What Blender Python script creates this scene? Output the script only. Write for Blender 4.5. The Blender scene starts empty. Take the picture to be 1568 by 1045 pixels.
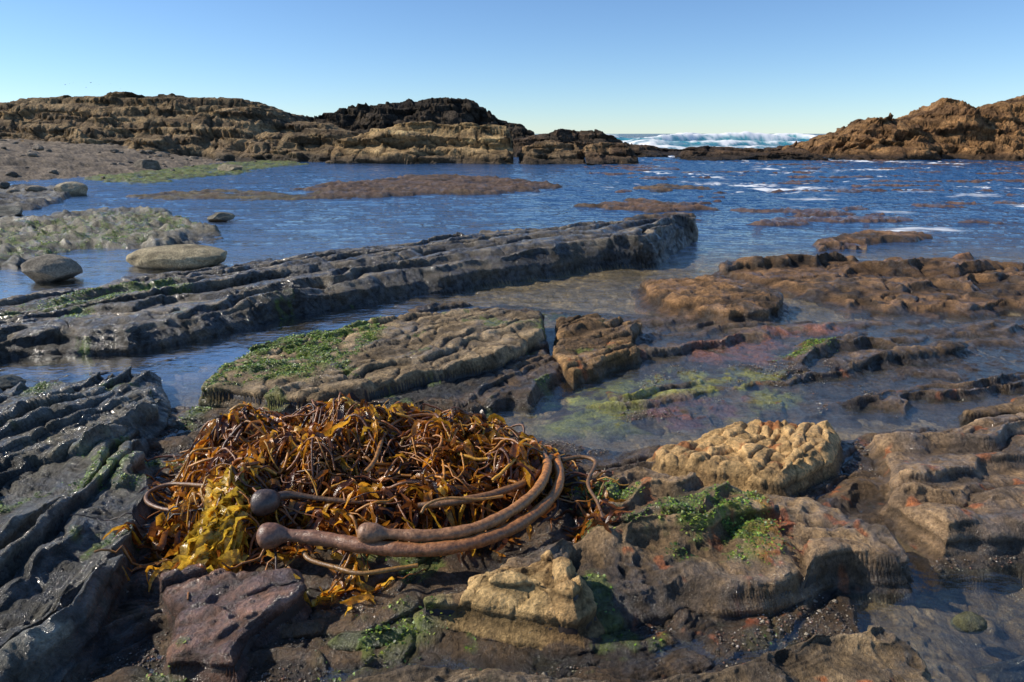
import bpy, math, numpy as np
from mathutils import Vector
rng=np.random.default_rng(7)
scene=bpy.context.scene
# ------------------------------------------------------------------ camera
CAMH=1.75; FL=1045.0; PITCH=math.atan(317.5/1045.0)
cp,sp=math.cos(PITCH),math.sin(PITCH)
def site(px,py,z=0.0):
    """survey point on the horizontal plane of height z"""
    u=(px-784)/FL; v=(py-522.5)/FL
    t=(CAMH-z)/(sp+v*cp)
    return (u*t,(cp-v*sp)*t)
def elev(px,py,D):
    u=(px-784)/FL; v=(py-522.5)/FL
    t=D/(cp-v*sp)
    return (u*t, CAMH-(sp+v*cp)*t)
cam=bpy.data.cameras.new("camera"); cam.lens=24; cam.sensor_width=36; cam.clip_start=.05; cam.clip_end=20000
co=bpy.data.objects.new("camera",cam); scene.collection.objects.link(co)
co.location=(0,0,CAMH); co.rotation_euler=(math.pi/2-PITCH,0,0); scene.camera=co
# ------------------------------------------------------------------ noise
def _h(ix,iy,seed):
    h=(ix.astype(np.int64)*374761393+iy.astype(np.int64)*668265263+seed*1442695041)&0xFFFFFFFF
    h=((h^(h>>13))*1274126177)&0xFFFFFFFF
    h=((h^(h>>16))*2246822519)&0xFFFFFFFF
    return ((h^(h>>15))&0xFFFFFF)/float(0xFFFFFF)
def perlin(x,y,seed=0):
    ix=np.floor(x); iy=np.floor(y); fx=x-ix; fy=y-iy
    u=fx*fx*fx*(fx*(fx*6-15)+10); v=fy*fy*fy*(fy*(fy*6-15)+10)
    def g(a,b):
        an=_h(ix+a,iy+b,seed)*6.2831853
        return np.cos(an)*(fx-a)+np.sin(an)*(fy-b)
    n0=g(0,0)*(1-u)+g(1,0)*u; n1=g(0,1)*(1-u)+g(1,1)*u
    return (n0*(1-v)+n1*v)*1.5
def fbm(x,y,o=4,seed=0,gain=.5):
    a=1.0; s=0; t=0
    for i in range(o):
        s=s+a*perlin(x,y,seed+i*17); t+=a; a*=gain; x=x*2.03+3.1; y=y*2.03-1.7
    return s/t*1.3
def ridged(x,y,o=4,seed=0):
    a=1.0; s=0; t=0
    for i in range(o):
        s=s+a*(1-np.abs(perlin(x,y,seed+i*13))*2); t+=a; a*=.5; x=x*2.1+1.3; y=y*2.1+4.7
    return s/t
def worley(x,y,seed=0):
    ix=np.floor(x); iy=np.floor(y)
    f1=np.full(x.shape,9.0); f2=np.full(x.shape,9.0); cid=np.zeros(x.shape)
    for a in (-1,0,1):
        for b in (-1,0,1):
            cx=ix+a+.1+.8*_h(ix+a,iy+b,seed); cy=iy+b+.1+.8*_h(ix+a,iy+b,seed+5)
            d=np.hypot(cx-x,cy-y); n=d<f1
            f2=np.where(n,f1,np.minimum(f2,d)); cid=np.where(n,_h(ix+a,iy+b,seed+9),cid); f1=np.where(n,d,f1)
    return f1,f2,cid
def sst(a,b,x):
    t=np.clip((x-a)/(b-a),0,1); return t*t*(3-2*t)
def sdpoly(P,x,y):
    P=np.array(P); n=len(P); d=np.full(x.shape,1e18); ins=np.zeros(x.shape,bool)
    for i in range(n):
        ax,ay=P[i]; bx,by=P[(i+1)%n]; ex,ey=bx-ax,by-ay; L=ex*ex+ey*ey+1e-12
        wx,wy=x-ax,y-ay; t=np.clip((wx*ex+wy*ey)/L,0,1)
        d=np.minimum(d,(wx-ex*t)**2+(wy-ey*t)**2)
        c=((ay>y)!=(by>y)); xx=ax+(y-ay)*ex/(ey if abs(ey)>1e-12 else 1e-12)
        ins^=(c&(x<xx))
    d=np.sqrt(d); return np.where(ins,d,-d)
def dline(P,x,y):
    d=np.full(x.shape,1e18)
    for i in range(len(P)-1):
        ax,ay=P[i]; bx,by=P[i+1]; ex,ey=bx-ax,by-ay; L=ex*ex+ey*ey+1e-12
        wx,wy=x-ax,y-ay; t=np.clip((wx*ex+wy*ey)/L,0,1)
        d=np.minimum(d,(wx-ex*t)**2+(wy-ey*t)**2)
    return np.sqrt(d)
# ------------------------------------------------------------------ mesh helpers
def mkmesh(name,V,F,mat,attrs=None,smooth=True,parent=None):
    V=np.ascontiguousarray(V,dtype=np.float32); F=np.ascontiguousarray(F,dtype=np.int32); k=F.shape[1]
    me=bpy.data.meshes.new(name); me.vertices.add(len(V)); me.vertices.foreach_set("co",V.ravel())
    me.loops.add(F.size); me.loops.foreach_set("vertex_index",F.ravel())
    me.polygons.add(len(F)); me.polygons.foreach_set("loop_start",np.arange(0,F.size,k,dtype=np.int32))
    me.update(calc_edges=True)
    me.polygons.foreach_set("use_smooth",np.full(len(me.polygons),smooth))
    for an,(ty,arr) in (attrs or {}).items():
        a=me.attributes.new(an,ty,'POINT')
        if ty=='FLOAT': a.data.foreach_set("value",np.ascontiguousarray(arr,dtype=np.float32))
        else:
            c=np.ones((len(V),4),np.float32); c[:,:3]=arr; a.data.foreach_set("color",c.ravel())
    me.materials.append(mat); ob=bpy.data.objects.new(name,me); scene.collection.objects.link(ob)
    if parent: ob.parent=parent
    return ob
def gridfaces(nr,nc,wrap=False):
    i=np.arange(nr-1)[:,None]; m=nc if wrap else nc-1; j=np.arange(m)[None,:]; j2=(j+1)%nc
    return np.stack([i*nc+j,i*nc+j2,(i+1)*nc+j2,(i+1)*nc+j],-1).reshape(-1,4)
# ------------------------------------------------------------------ materials
def newmat(name):
    m=bpy.data.materials.new(name); m.use_nodes=True; nt=m.node_tree; nt.nodes.clear()
    out=nt.nodes.new("ShaderNodeOutputMaterial"); return m,nt,out
def N(nt,t,**k):
    n=nt.nodes.new(t)
    for a,b in k.items(): setattr(n,a,b)
    return n
def noise(nt,scale,det=5,rough=.6,vec=None):
    n=N(nt,"ShaderNodeTexNoise"); n.inputs["Scale"].default_value=scale; n.inputs["Detail"].default_value=det
    n.inputs["Roughness"].default_value=rough
    if vec is None:
        g=N(nt,"ShaderNodeNewGeometry"); vec=g.outputs["Position"]
    nt.links.new(vec,n.inputs["Vector"]); return n.outputs["Fac"]
def maprange(nt,src,a,b,c,d):
    m=N(nt,"ShaderNodeMapRange"); nt.links.new(src,m.inputs[0])
    for i,v in zip((1,2,3,4),(a,b,c,d)): m.inputs[i].default_value=v
    return m.outputs[0]
def math_(nt,op,a,b):
    m=N(nt,"ShaderNodeMath",operation=op)
    for i,v in enumerate((a,b)):
        if isinstance(v,(int,float)): m.inputs[i].default_value=v
        else: nt.links.new(v,m.inputs[i])
    return m.outputs[0]
def vscale(nt,c,f):
    m=N(nt,"ShaderNodeVectorMath",operation='SCALE'); nt.links.new(c,m.inputs[0]); nt.links.new(f,m.inputs["Scale"]); return m.outputs[0]
def rockmat(name,s1=9,s2=70,bd=.02,spec=True):
    m,nt,out=newmat(name); L=nt.links.new
    b=N(nt,"ShaderNodeBsdfPrincipled"); L(b.outputs[0],out.inputs[0])
    a=N(nt,"ShaderNodeAttribute",attribute_name="Col"); w=N(nt,"ShaderNodeAttribute",attribute_name="wet")
    n1=noise(nt,s1,6,.65); n2=noise(nt,s2,5,.7)
    f=math_(nt,'MULTIPLY',maprange(nt,n1,.3,.7,.5,1.5),maprange(nt,n2,.3,.7,.4,1.6))
    base=vscale(nt,a.outputs["Color"],f)
    if spec:
        v=N(nt,"ShaderNodeTexVoronoi"); v.inputs["Scale"].default_value=s2*1.3; g=N(nt,"ShaderNodeNewGeometry"); L(g.outputs["Position"],v.inputs["Vector"])
        kk=N(nt,"ShaderNodeAttribute",attribute_name="grit")
        sp_=math_(nt,'MULTIPLY',maprange(nt,v.outputs["Distance"],.12,.2,1,0),math_(nt,'MULTIPLY',maprange(nt,n1,.5,.62,0,.5),kk.outputs["Fac"]))
        mx=N(nt,"ShaderNodeMix",data_type='RGBA'); L(sp_,mx.inputs[0]); L(base,mx.inputs[6]); mx.inputs[7].default_value=(.46,.40,.31,1); base=mx.outputs[2]
    L(base,b.inputs["Base Color"])
    wn=math_(nt,'MULTIPLY',w.outputs["Fac"],maprange(nt,noise(nt,s1*2.3,4),.35,.6,.4,1))
    L(maprange(nt,wn,0,1,.85,.28),b.inputs["Roughness"])
    L(maprange(nt,wn,0,1,.2,.6),b.inputs["Specular IOR Level"])
    h=math_(nt,'ADD',n2,math_(nt,'MULTIPLY',n1,1.6))
    n3=noise(nt,s2*4,3,.6); h=math_(nt,'ADD',h,math_(nt,'MULTIPLY',n3,.2))
    bp=N(nt,"ShaderNodeBump"); bp.inputs["Strength"].default_value=1; bp.inputs["Distance"].default_value=bd
    L(h,bp.inputs["Height"]); L(bp.outputs[0],b.inputs["Normal"])
    if spec:   # thin film of water over the wet stone
        b2=N(nt,"ShaderNodeBump"); b2.inputs["Strength"].default_value=1; b2.inputs["Distance"].default_value=bd; L(math_(nt,'ADD',math_(nt,'MULTIPLY',n1,1.6),math_(nt,'MULTIPLY',n2,.7)),b2.inputs["Height"])
        L(b2.outputs[0],b.inputs["Coat Normal"]); L(maprange(nt,wn,.45,.85,0,1),b.inputs["Coat Weight"]); b.inputs["Coat Roughness"].default_value=.11; b.inputs["Coat IOR"].default_value=1.45
    return m
M_rock=rockmat("wet_rock",8,60,.020)
M_far=rockmat("cliff_rock",.9,6,.5,spec=False)
M_boulder=rockmat("boulder_rock",5,45,.02,spec=False)
# ------------------------------------------------------------------ terrain definition
TAN=(.56,.35,.15); TAN2=(.36,.215,.095); BRN=(.24,.15,.075); DBR=(.10,.065,.037); SLT=(.13,.123,.10); DSL=(.05,.048,.043)
RED=(.50,.12,.035); GRY=(.31,.265,.19)
SL=[]
def slab(pts,z,edge,kind,ang=12,lam=.12,amp=.03,col=BRN,col2=DBR,wet=.5,grad=(0,0),zb=-.12,warp=1,steps=2,crack=0,zs=.7,es=2.2):
    if kind=='reef' or pts[0][1]<440: es=min(es,1.8); zs=min(zs,.62) if zs==.7 else zs
    z=z*zs; edge=edge*es
    P=[site(a,b,z) for a,b in pts]
    SL.append(dict(P=P,z=z,edge=edge,kind=kind,ang=math.radians(ang),lam=lam,amp=amp,col=np.array(col),col2=np.array(col2),wet=wet,grad=grad,zb=zb,warp=warp,steps=steps,crack=crack))
# half-drowned bedrock between the pools
slab([(560,470),(760,455),(960,470),(1240,480),(1568,470),(1900,470),(1900,640),(1568,640),(1300,660),(1000,690),(780,660),(860,570),(840,500),(640,500)],.008,.3,'strata',22,.3,.058,BRN,DBR,1,crack=.3,zb=-.08,steps=1)
slab([(-300,560),(0,555),(200,548),(420,500),(560,470),(640,480),(440,520),(300,570),(260,600),(-300,640)],-.01,.3,'strata',40,.22,.05,DBR,DSL,1,crack=.3,zb=-.08,steps=1)
# foreground floor of the shelf
slab([(-400,625),(300,610),(800,650),(1000,665),(1300,650),(1700,610),(1700,800),(1430,850),(1400,930),(1500,1200),(-500,1200)],.03,.1,'strata',18,.24,.045,(.19,.12,.06),DBR,.9,crack=.5)
# left ribbed field (beds nearly end-on)
slab([(-300,610),(0,585),(140,572),(268,558),(275,600),(238,680),(262,740),(245,800),(232,860),(195,960),(120,1045),(60,1150),(-400,1150)],.14,.05,'strata',92,.16,.075,(.25,.23,.17),(.11,.105,.085),1,crack=.3)
slab([(20,600),(150,585),(262,580),(245,640),(150,690),(20,720),(-80,720)],.20,.05,'strata',70,.16,.07,(.32,.285,.20),(.13,.122,.095),1,crack=.35)
slab([(0,570),(60,590),(200,595),(190,570),(100,580)],.1,.05,'strata',40,.12,.03,GRY,SLT,.9)
# under kelp
slab([(270,650),(420,610),(620,615),(800,640),(960,700),(1000,760),(880,830),(700,860),(560,905),(400,900),(300,870),(238,790)],.11,.08,'strata',25,.17,.03,BRN,DBR,.9,crack=.4)
slab([(240,872),(330,850),(480,858),(482,892),(385,950),(350,1005),(208,1018),(205,980),(225,930)],.18,.035,'strata',42,.2,.045,(.34,.18,.115),(.14,.08,.06),1,grad=(.05,.05),crack=.5)
# middle slab
slab([(470,625),(640,580),(850,510),(868,560),(825,605),(740,625),(600,632)],.12,.06,'strata',45,.14,.045,BRN,DSL,.9,crack=.4)
slab([(285,592),(330,545),(430,505),(600,482),(720,468),(845,474),(854,505),(780,548),(700,566),(580,590),(480,614),(380,606)],.23,.04,'strata',46,.19,.032,(.56,.40,.22),(.31,.225,.13),.45,grad=(.03,-.02),crack=.8)
slab([(850,482),(920,478),(995,492),(988,535),(930,550),(870,572),(838,562),(825,545),(850,515)],.15,.05,'strata',38,.15,.035,(.52,.30,.12),BRN,.4,crack=.7)
slab([(590,470),(700,455),(760,460),(700,468),(640,480)],.06,.08,'strata',30,.14,.03,BRN,DBR,.8)
# right reef beyond the pool
slab([(962,425),(1100,415),(1232,445),(1228,468),(1120,480),(1020,468),(958,450)],.24,.14,'reef',20,.2,.05,(.33,.18,.075),DBR,.55)
slab([(1060,405),(1200,388),(1400,394),(1568,402),(1850,405),(1850,475),(1568,473),(1450,478),(1280,470),(1232,450),(1120,425)],.15,.2,'strata',17,.5,.10,(.33,.185,.085),DBR,.55,steps=3,crack=.5,warp=1.8)
slab([(1225,364),(1300,350),(1440,351),(1442,361),(1330,373),(1240,382)],.14,.2,'reef',10,.35,.06,(.28,.155,.075),DBR,.45)
slab([(1440,385),(1510,379),(1518,394),(1450,398)],.12,.14,'reef',10,.25,.04,(.36,.18,.08),DBR,.45)
slab([(1180,505),(1320,490),(1560,483),(1750,480),(1750,505),(1568,512),(1400,508),(1300,520)],.07,.14,'strata',16,.26,.045,BRN,DBR,.9,crack=.4)
slab([(1200,563),(1330,522),(1500,500),(1537,515),(1522,545),(1400,560),(1290,577)],.13,.14,'strata',24,.28,.05,(.35,.215,.10),DBR,.65,crack=.5)
slab([(1420,605),(1568,582),(1750,575),(1750,640),(1568,632),(1450,630)],.13,.1,'strata',18,.2,.045,(.37,.24,.12),BRN,.6,crack=.4)
slab([(1240,600),(1330,590),(1430,595),(1400,620),(1260,625)],.08,.1,'strata',18,.16,.035,BRN,DBR,.9)
# right foreground
slab([(1290,650),(1450,615),(1568,600),(1850,590),(1850,870),(1568,830),(1440,862),(1400,822),(1290,765),(1308,700)],.17,.10,'soft',20,.26,.065,(.46,.30,.16),(.23,.165,.11),.7,grad=(.0,-.05))
slab([(1340,745),(1400,715),(1480,712),(1530,740),(1480,765),(1390,770)],.25,.12,'soft',18,.14,.025,(.62,.38,.15),TAN2,.35)
slab([(970,670),(1040,655),(1150,638),(1280,640),(1302,665),(1292,700),(1230,747),(1150,742),(1060,715),(985,702)],.20,.06,'knob',20,.13,.034,(.66,.42,.18),TAN,.05,steps=1)
slab([(880,700),(980,690),(1100,730),(1250,755),(1400,810),(1442,857),(1400,882),(1200,907),(1000,918),(930,962),(700,957),(600,952),(588,905),(720,850),(860,810),(900,760)],.17,.06,'soft',14,.22,.06,(.48,.315,.16),(.23,.165,.105),.7,crack=.3)
slab([(1180,800),(1320,800),(1430,840),(1438,862),(1300,880),(1190,885)],.24,.06,'soft',8,.2,.045,(.46,.30,.16),(.21,.15,.10),.7)
slab([(690,845),(860,820),(940,848),(965,895),(925,930),(800,925),(640,908)],.29,.06,'knob',18,.14,.036,(.64,.43,.19),TAN,.1,steps=1)
slab([(180,1022),(330,1002),(480,987),(640,972),(760,967),(860,985),(1000,985),(1200,945),(1330,930),(1450,955),(1500,1045),(1600,1250),(-100,1250),(-50,1090)],.28,.06,'soft',8,.18,.05,(.54,.37,.19),(.27,.195,.12),.6,crack=.2)
slab([(1000,985),(1060,965),(1150,965),(1210,1000),(1180,1060),(1040,1060)],.34,.09,'soft',10,.12,.025,(.60,.40,.19),TAN2,.35)
slab([(440,955),(520,915),(640,925),(700,955),(600,975),(480,975)],.12,.06,'strata',12,.14,.03,(.16,.17,.07),DBR,.8)
slab([(1480,975),(1560,955),(1700,960),(1700,1010),(1540,1020)],.03,.06,'soft',10,.12,.02,SLT,DSL,.8)
# mid-distance flats
F1_=dict(zs=.75,es=1.0)
slab([(400,297),(480,280),(640,267),(800,272),(885,284),(800,296),(620,300),(480,306)],.10,1.2,'reef',5,1.1,.13,(.15,.095,.062),DBR,.4,warp=1.8,**F1_)
slab([(160,304),(330,290),(480,290),(620,300),(330,311)],.05,.8,'reef',5,1.1,.09,(.15,.12,.06),DBR,.4,warp=1.5,**F1_)
slab([(840,313),(960,300),(1060,309),(1125,318),(960,323)],.08,.5,'reef',5,.7,.10,(.20,.115,.065),DBR,.5,warp=1.5,**F1_)
slab([(910,331),(990,321),(1062,327),(950,339)],.1,.3,'reef',5,.6,.07,BRN,DSL,.5,warp=1.5,**F1_)
slab([(1018,346),(1040,334),(1078,344),(1050,354)],.16,.2,'reef',5,.3,.06,(.24,.15,.085),DSL,.5,**F1_)
slab([(-250,352),(0,332),(120,317),(260,322),(372,350),(362,366),(280,375),(120,380),(60,400),(-250,420)],.10,.4,'reef',20,.7,.17,(.25,.22,.15),(.08,.078,.06),.65,warp=1.8,**F1_)
slab([(-150,290),(60,284),(130,300),(60,313),(-150,328)],.12,.5,'reef',20,.8,.15,(.17,.155,.12),DSL,.55,warp=1.5,**F1_)
slab([(90,274),(250,256),(430,240),(500,250),(330,270),(180,287)],.05,1.2,'reef',5,.8,.14,(.15,.16,.05),(.10,.09,.055),.4,warp=1.5,**F1_)
slab([(960,285),(1030,280),(1100,286),(1010,291)],.08,.5,'reef',5,.5,.06,BRN,DSL,.5,**F1_)
# long ledge
LB=[site(*p) for p in [(-300,520),(0,470),(180,432),(370,403),(480,388),(560,378),(620,373),(720,360),(860,352),(1000,352),(1070,358)]]
LF=[site(*p) for p in [(-300,640),(0,558),(200,546),(370,507),(560,467),(740,437),(900,414),(1008,407),(1068,374)]]
LP=LB+LF[::-1]
FOOT_RED=[site(*p,.1) for p in [(1090,770),(1230,765),(1240,830),(1190,920),(1100,930),(1120,850)]]
# patches of green algae: outline, cover threshold (higher is sparser)
ALG=[([site(*p,.08) for p in q],th) for q,th in [
 ([(290,612),(330,545),(440,500),(600,482),(580,550),(470,605)],-.18),
 ([(0,490),(120,450),(260,430),(300,455),(120,490),(0,510)],-.1),
 ([(100,765),(110,700),(170,690),(240,700),(210,750)],-.15),
 ([(-100,400),(-100,360),(90,335),(230,322),(330,345),(140,385)],.08),
 ([(450,1000),(480,920),(600,900),(690,925),(640,985)],-.15),
 ([(940,820),(990,755),(1160,760),(1200,865),(1040,860)],-.1),
 ([(1190,525),(1250,512),(1285,530),(1200,548)],-.1),
 ([(140,1080),(190,985),(270,995),(230,1070)],-.15),
 ([(20,605),(60,575),(120,572),(80,605)],-.15),
 ([(110,275),(430,240),(500,250),(180,288)],.0),
 ([(250,640),(300,600),(330,610),(280,660)],-.1),
 ([(880,840),(890,760),(970,750),(960,840)],-.1)]]
POOL=[site(*p) for p in [(800,665),(790,620),(850,585),(1000,555),(1230,565),(1250,615),(1150,665),(1000,670)]]
PURP=[site(*p) for p in [(960,655),(980,605),(1160,595),(1175,645),(1080,670)]]
SUBRED=[site(*p) for p in [(1030,565),(1040,525),(1200,500),(1320,495),(1230,565)]]
BEACH=[(-220,14),(-20,17),(-16,24),(-13,33),(-15,46),(-18,70),(-220,120)]
def lerp(a,b,t): return a+(b-a)*t[:,None]
def terrain(x,y):
    n=len(x); r=np.hypot(x,y)
    n1=fbm(x*.9,y*.9,3,11); n1b=fbm(x*.9,y*.9,3,12); n2=fbm(x*4.2,y*4.2,3,21); n2b=fbm(x*2.6,y*2.6,2,22); n2c=fbm(x*2.6,y*2.6,2,23); n3=fbm(x*17,y*17,3,31)
    fb=fbm(x*.17,y*.17,3,41); fb2=fbm(x*.17,y*.17,3,42)
    fw=sst(9,26,r); wx=n1*.10+n2c*.03+fb*1.1*fw; wy=n1b*.10+n2b*.03+fb2*1.1*fw
    Z=-.045+.04*n1+.02*n2-.25*sst(8.5,20,y)-3*sst(60,110,y)-.5*sst(0,10,y-20)
    dk=sst(1.4,2.1,x)*sst(2.8,2.0,y); Z=Z-.16*dk
    near=r<12; f1,f2,cid=worley(x[near]*7+n2[near]*1.5,y[near]*7,3)
    Z[near]=Z[near]+.02*np.sqrt(np.clip(f2-f1,0,.6))*(cid>.45)
    col=np.tile(np.array([.30,.205,.10]),(n,1))*(1+.5*n2)[:,None]
    cf=np.ones(n); cf[near]=.6+.7*cid*sst(0,.15,f2-f1); col*=cf[:,None]
    wet=np.ones(n); col*=(1-.8*dk)[:,None]
    reg=sst(8,11,y)*sst(75,45,y)*sst(-.5,2.5,x-.05*y)
    rf=fbm(x*.22+n1*.1,y*.8+.2*n1,4,77); h=-.2+.85*np.clip(rf-.17,0,.25)+.07*ridged(x*2,y*2,3,5)*sst(.12,.3,rf)+.02*n2; m=(h*reg+(1-reg)*-9)>Z
    Z=np.where(m,h,Z); col[m]=np.array([.15,.085,.055])*(1+.6*n2[m])[:,None]
    d=sdpoly(BEACH,x+wx,y+wy); h=-.3+1.0*sst(0,14,d)+.03*d.clip(0,30)+.16*n1+.06*n2+.02*n3+.3*fb*sst(2,8,d); m=h>Z
    Z=np.where(m,h,Z); col[m]=np.array([.19,.15,.105])*(1+.6*n3[m]+.7*n1[m])[:,None]; wet[m]=.1
    for si,s in enumerate(SL):
        P=np.array(s['P']); mg=.35+ (2 if P[:,1].max()>12 else 0)
        idx=np.nonzero((x>P[:,0].min()-mg)&(x<P[:,0].max()+mg)&(y>P[:,1].min()-mg)&(y<P[:,1].max()+mg))[0]
        if not len(idx): continue
        X=x[idx];Y=y[idx]; d=sdpoly(s['P'],X+wx[idx]*s['warp'],Y+wy[idx]*s['warp']); k=d>0
        idx=idx[k]; X=X[k];Y=Y[k];d=d[k]
        if not len(idx): continue
        a1=n1[idx];a2=n2[idx];a3=n3[idx];a2s=n2b[idx];a2t=n2c[idx]; lam=s['lam']
        nx,ny=-math.sin(s['ang']),math.cos(s['ang'])
        al=(X*ny-Y*nx)
        q=(X*nx+Y*ny+.14*a1)/lam+.45*a2s
        q=q+.9*perlin(q*.5,al*.35,61)
        if s['kind']=='soft': q=q+1.0*n1b[idx]
        idn=np.floor(q); fr=q-idn; rnd=_h(idn,idn*0+3,int(lam*1000)); rnd2=_h(idn,idn*0+8,5)
        jump=.32 if s['kind']!='soft' else .42
        saw=(1-fr)*sst(0,jump,fr)
        q2=q*3.3+a2t*.8; i2=np.floor(q2); f2_=q2-i2; saw2=(1-f2_)*sst(0,.4,f2_)*_h(i2,i2*0,4)
        q3=q*9+a2t*1.5+a2*.6; thin=np.abs(q3-np.floor(q3)-.5)*2; tw=sst(0,.35,a1+.3*a2t+.15)*(P[:,1].max()<8)
        amp=s['amp']; pin=np.clip(.75+1.3*perlin(al*.9/max(lam*4,.4),q*.6,15),.15,1.4)
        rel=amp*(saw*(.45+rnd)*pin*1.3-.4)+amp*.36*saw2+.020*a2+.006*a3-.004*sst(.5,.9,thin)*tw
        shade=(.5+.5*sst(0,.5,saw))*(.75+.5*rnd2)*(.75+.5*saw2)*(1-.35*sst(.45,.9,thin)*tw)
        if s['crack']:
            F1,F2,cd=worley(al/(lam*1.6)+.4*a2t,q*.7+.3*a2s,19); e_=F2-F1
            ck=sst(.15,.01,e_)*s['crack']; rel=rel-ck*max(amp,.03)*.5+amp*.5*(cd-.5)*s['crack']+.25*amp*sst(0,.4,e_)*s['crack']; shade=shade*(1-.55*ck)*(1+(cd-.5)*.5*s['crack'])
        if s['kind']=='soft':   # solution pits
            F1,F2,cd=worley(X/.085+a2s*.8,Y/.06+a2t*.8,55); pit=sst(.42,.15,F1)*(cd>.55)*sst(-.1,.3,a2t+.1); rel=rel-.014*pit; shade=shade*(1-.35*pit)
        if s['kind']=='knob':
            c_,s_=math.cos(s['ang']+.5),math.sin(s['ang']+.5)
            U=(X*c_+Y*s_)/lam+a2s*.9; W=(-X*s_+Y*c_)/lam*1.6+a1*1.5+.5*a2t
            F1,F2,cd=worley(U,W,6); kn=np.sqrt(np.clip(F2-F1,0,.5)/.5)
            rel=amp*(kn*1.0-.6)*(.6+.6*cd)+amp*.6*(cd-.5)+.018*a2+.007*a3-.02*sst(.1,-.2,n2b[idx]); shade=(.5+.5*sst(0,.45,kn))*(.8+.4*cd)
        if s['kind']=='reef':
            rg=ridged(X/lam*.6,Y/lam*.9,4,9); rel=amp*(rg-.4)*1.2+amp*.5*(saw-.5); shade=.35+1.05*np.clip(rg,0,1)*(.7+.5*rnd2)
        t=np.clip(d/s['edge']*(1+.3*n2b[idx]),0,1)
        if s['steps']>1:
            k_=s['steps']; ts=np.clip(t*k_+.25*n1b[idx]*(t<.999)*(t>0),0,k_); fl=np.floor(ts); ff=ts-fl; t=np.clip((fl+sst(0,.6,ff))/k_,0,1)*.6+.4*t; prof=t*sst(0,.35,d/s['edge'])
        else: prof=1-(1-t)**1.9
        P0=P.mean(0)
        top=s['z']+s['grad'][0]*(X-P0[0])+s['grad'][1]*(Y-P0[1])+rel*(.25+.75*sst(.3,1,prof))
        h=s['zb']+(top-s['zb'])*prof
        m=h>Z[idx]; ii=idx[m]
        Z[ii]=h[m]
        mix=sst(-.2,.4,a1*.6+a2*.7+(rnd2-.5)*.6-.02)
        c=s['col'][None,:]*(1-mix[:,None])+s['col2'][None,:]*mix[:,None]
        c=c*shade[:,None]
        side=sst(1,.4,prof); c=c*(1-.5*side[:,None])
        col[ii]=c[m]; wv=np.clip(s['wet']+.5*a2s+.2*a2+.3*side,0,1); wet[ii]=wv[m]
        if si==1:
            for Pp,cc,e in ((POOL,(.44,.43,.08),.25),(PURP,(.22,.07,.10),.15),(SUBRED,(.44,.17,.10),.2)):
                dd=sdpoly(Pp,x+wx,y+wy); mm=sst(0,e,dd)*sst(-.35,.12,n2+.3*n1+.3*n3); col=lerp(col,np.array(cc),mm*.85)
    # long dipping ledge
    idx=np.nonzero((y>2)&(y<16)&(x>-12)&(x<5))[0]
    if len(idx):
        X=x[idx];Y=y[idx];wxx=wx[idx];wyy=wy[idx]; d=sdpoly(LP,X+wxx,Y+wyy); k=d>0; idx=idx[k];X=X[k];Y=Y[k];d=d[k]
        if len(idx):
            Xw=X+wx[idx];Yw=Y+wy[idx]; db=dline(LB,Xw,Yw); df=dline(LF,Xw,Yw); u=db/(db+df+1e-6)
            zc=.20+.17*sst(-1.8,1.0,X)
            q=u*8+.5*n1[idx]+.15*n2b[idx]; q=q+.6*perlin(q*.6,X*.5,4); i_=np.floor(q); fr=q-i_; rr=_h(i_,i_*0,6)
            al=(X*.76+Y*.65)
            body=zc*sst(-.1,.85,u)**.9+ .15*(fr*sst(1,.72,fr)-.3)*(.4+rr)*np.clip(.8+perlin(al*.5,q*.7,3),.3,1.4)
            F1,F2,cd=worley(al/.8+.4*n2b[idx],q*.6,8); ck=sst(.08,.01,F2-F1)
            body=body-.02*ck+.03*(cd-.5)+.022*n2[idx]+.006*n3[idx]
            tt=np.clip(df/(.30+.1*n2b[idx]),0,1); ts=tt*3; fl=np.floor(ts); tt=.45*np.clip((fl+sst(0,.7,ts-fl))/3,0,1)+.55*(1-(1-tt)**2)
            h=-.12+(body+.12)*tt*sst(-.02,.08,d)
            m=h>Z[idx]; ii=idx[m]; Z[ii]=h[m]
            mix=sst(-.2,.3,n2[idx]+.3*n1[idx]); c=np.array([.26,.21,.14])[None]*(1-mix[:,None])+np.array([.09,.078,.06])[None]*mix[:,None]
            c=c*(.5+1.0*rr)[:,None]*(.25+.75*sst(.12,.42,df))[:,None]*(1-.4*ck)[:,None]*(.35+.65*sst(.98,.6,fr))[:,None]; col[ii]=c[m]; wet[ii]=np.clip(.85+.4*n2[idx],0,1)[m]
    d=sdpoly(FOOT_RED,x+wx,y+wy); m=sst(0,.08,d)*sst(.05,.3,n2+.4*n3+.1); col=lerp(col,np.array(RED),m*.85)
    nf=(r<5.5)&(x>.4); m=np.where(nf,sst(.40,.55,fbm(x*7,y*7,3,91)),0)*.75*(Z>0); col=lerp(col,np.array((.46,.15,.05)),m)
    ag=np.zeros(n)
    for P,th in ALG:
        d=sdpoly(P,x+1.5*wx,y+1.5*wy); ag=np.maximum(ag,sst(-.03,.15,d)*sst(th,th+.35,n2*.8+n3*.6+.12))
    gen=sst(.36,.55,fbm(x*2.2,y*2.2,3,333)+.25*n3)*sst(1.2,.4,x)*(y<7)*.8; ag=np.maximum(ag,gen*(wet>.45))
    ag*=(Z>-.04); col=lerp(col,np.array((.14,.20,.03)),ag*.75)
    low=sst(.04,.0,Z)*sst(-.05,-.01,Z)*(wet>.2); col*= (1-.4*low)[:,None]; wet=np.maximum(wet,low)
    Z=Z+.004*n3
    return Z,np.clip(col,.004,.9),wet,ag
HALF=43; NA=980
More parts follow.
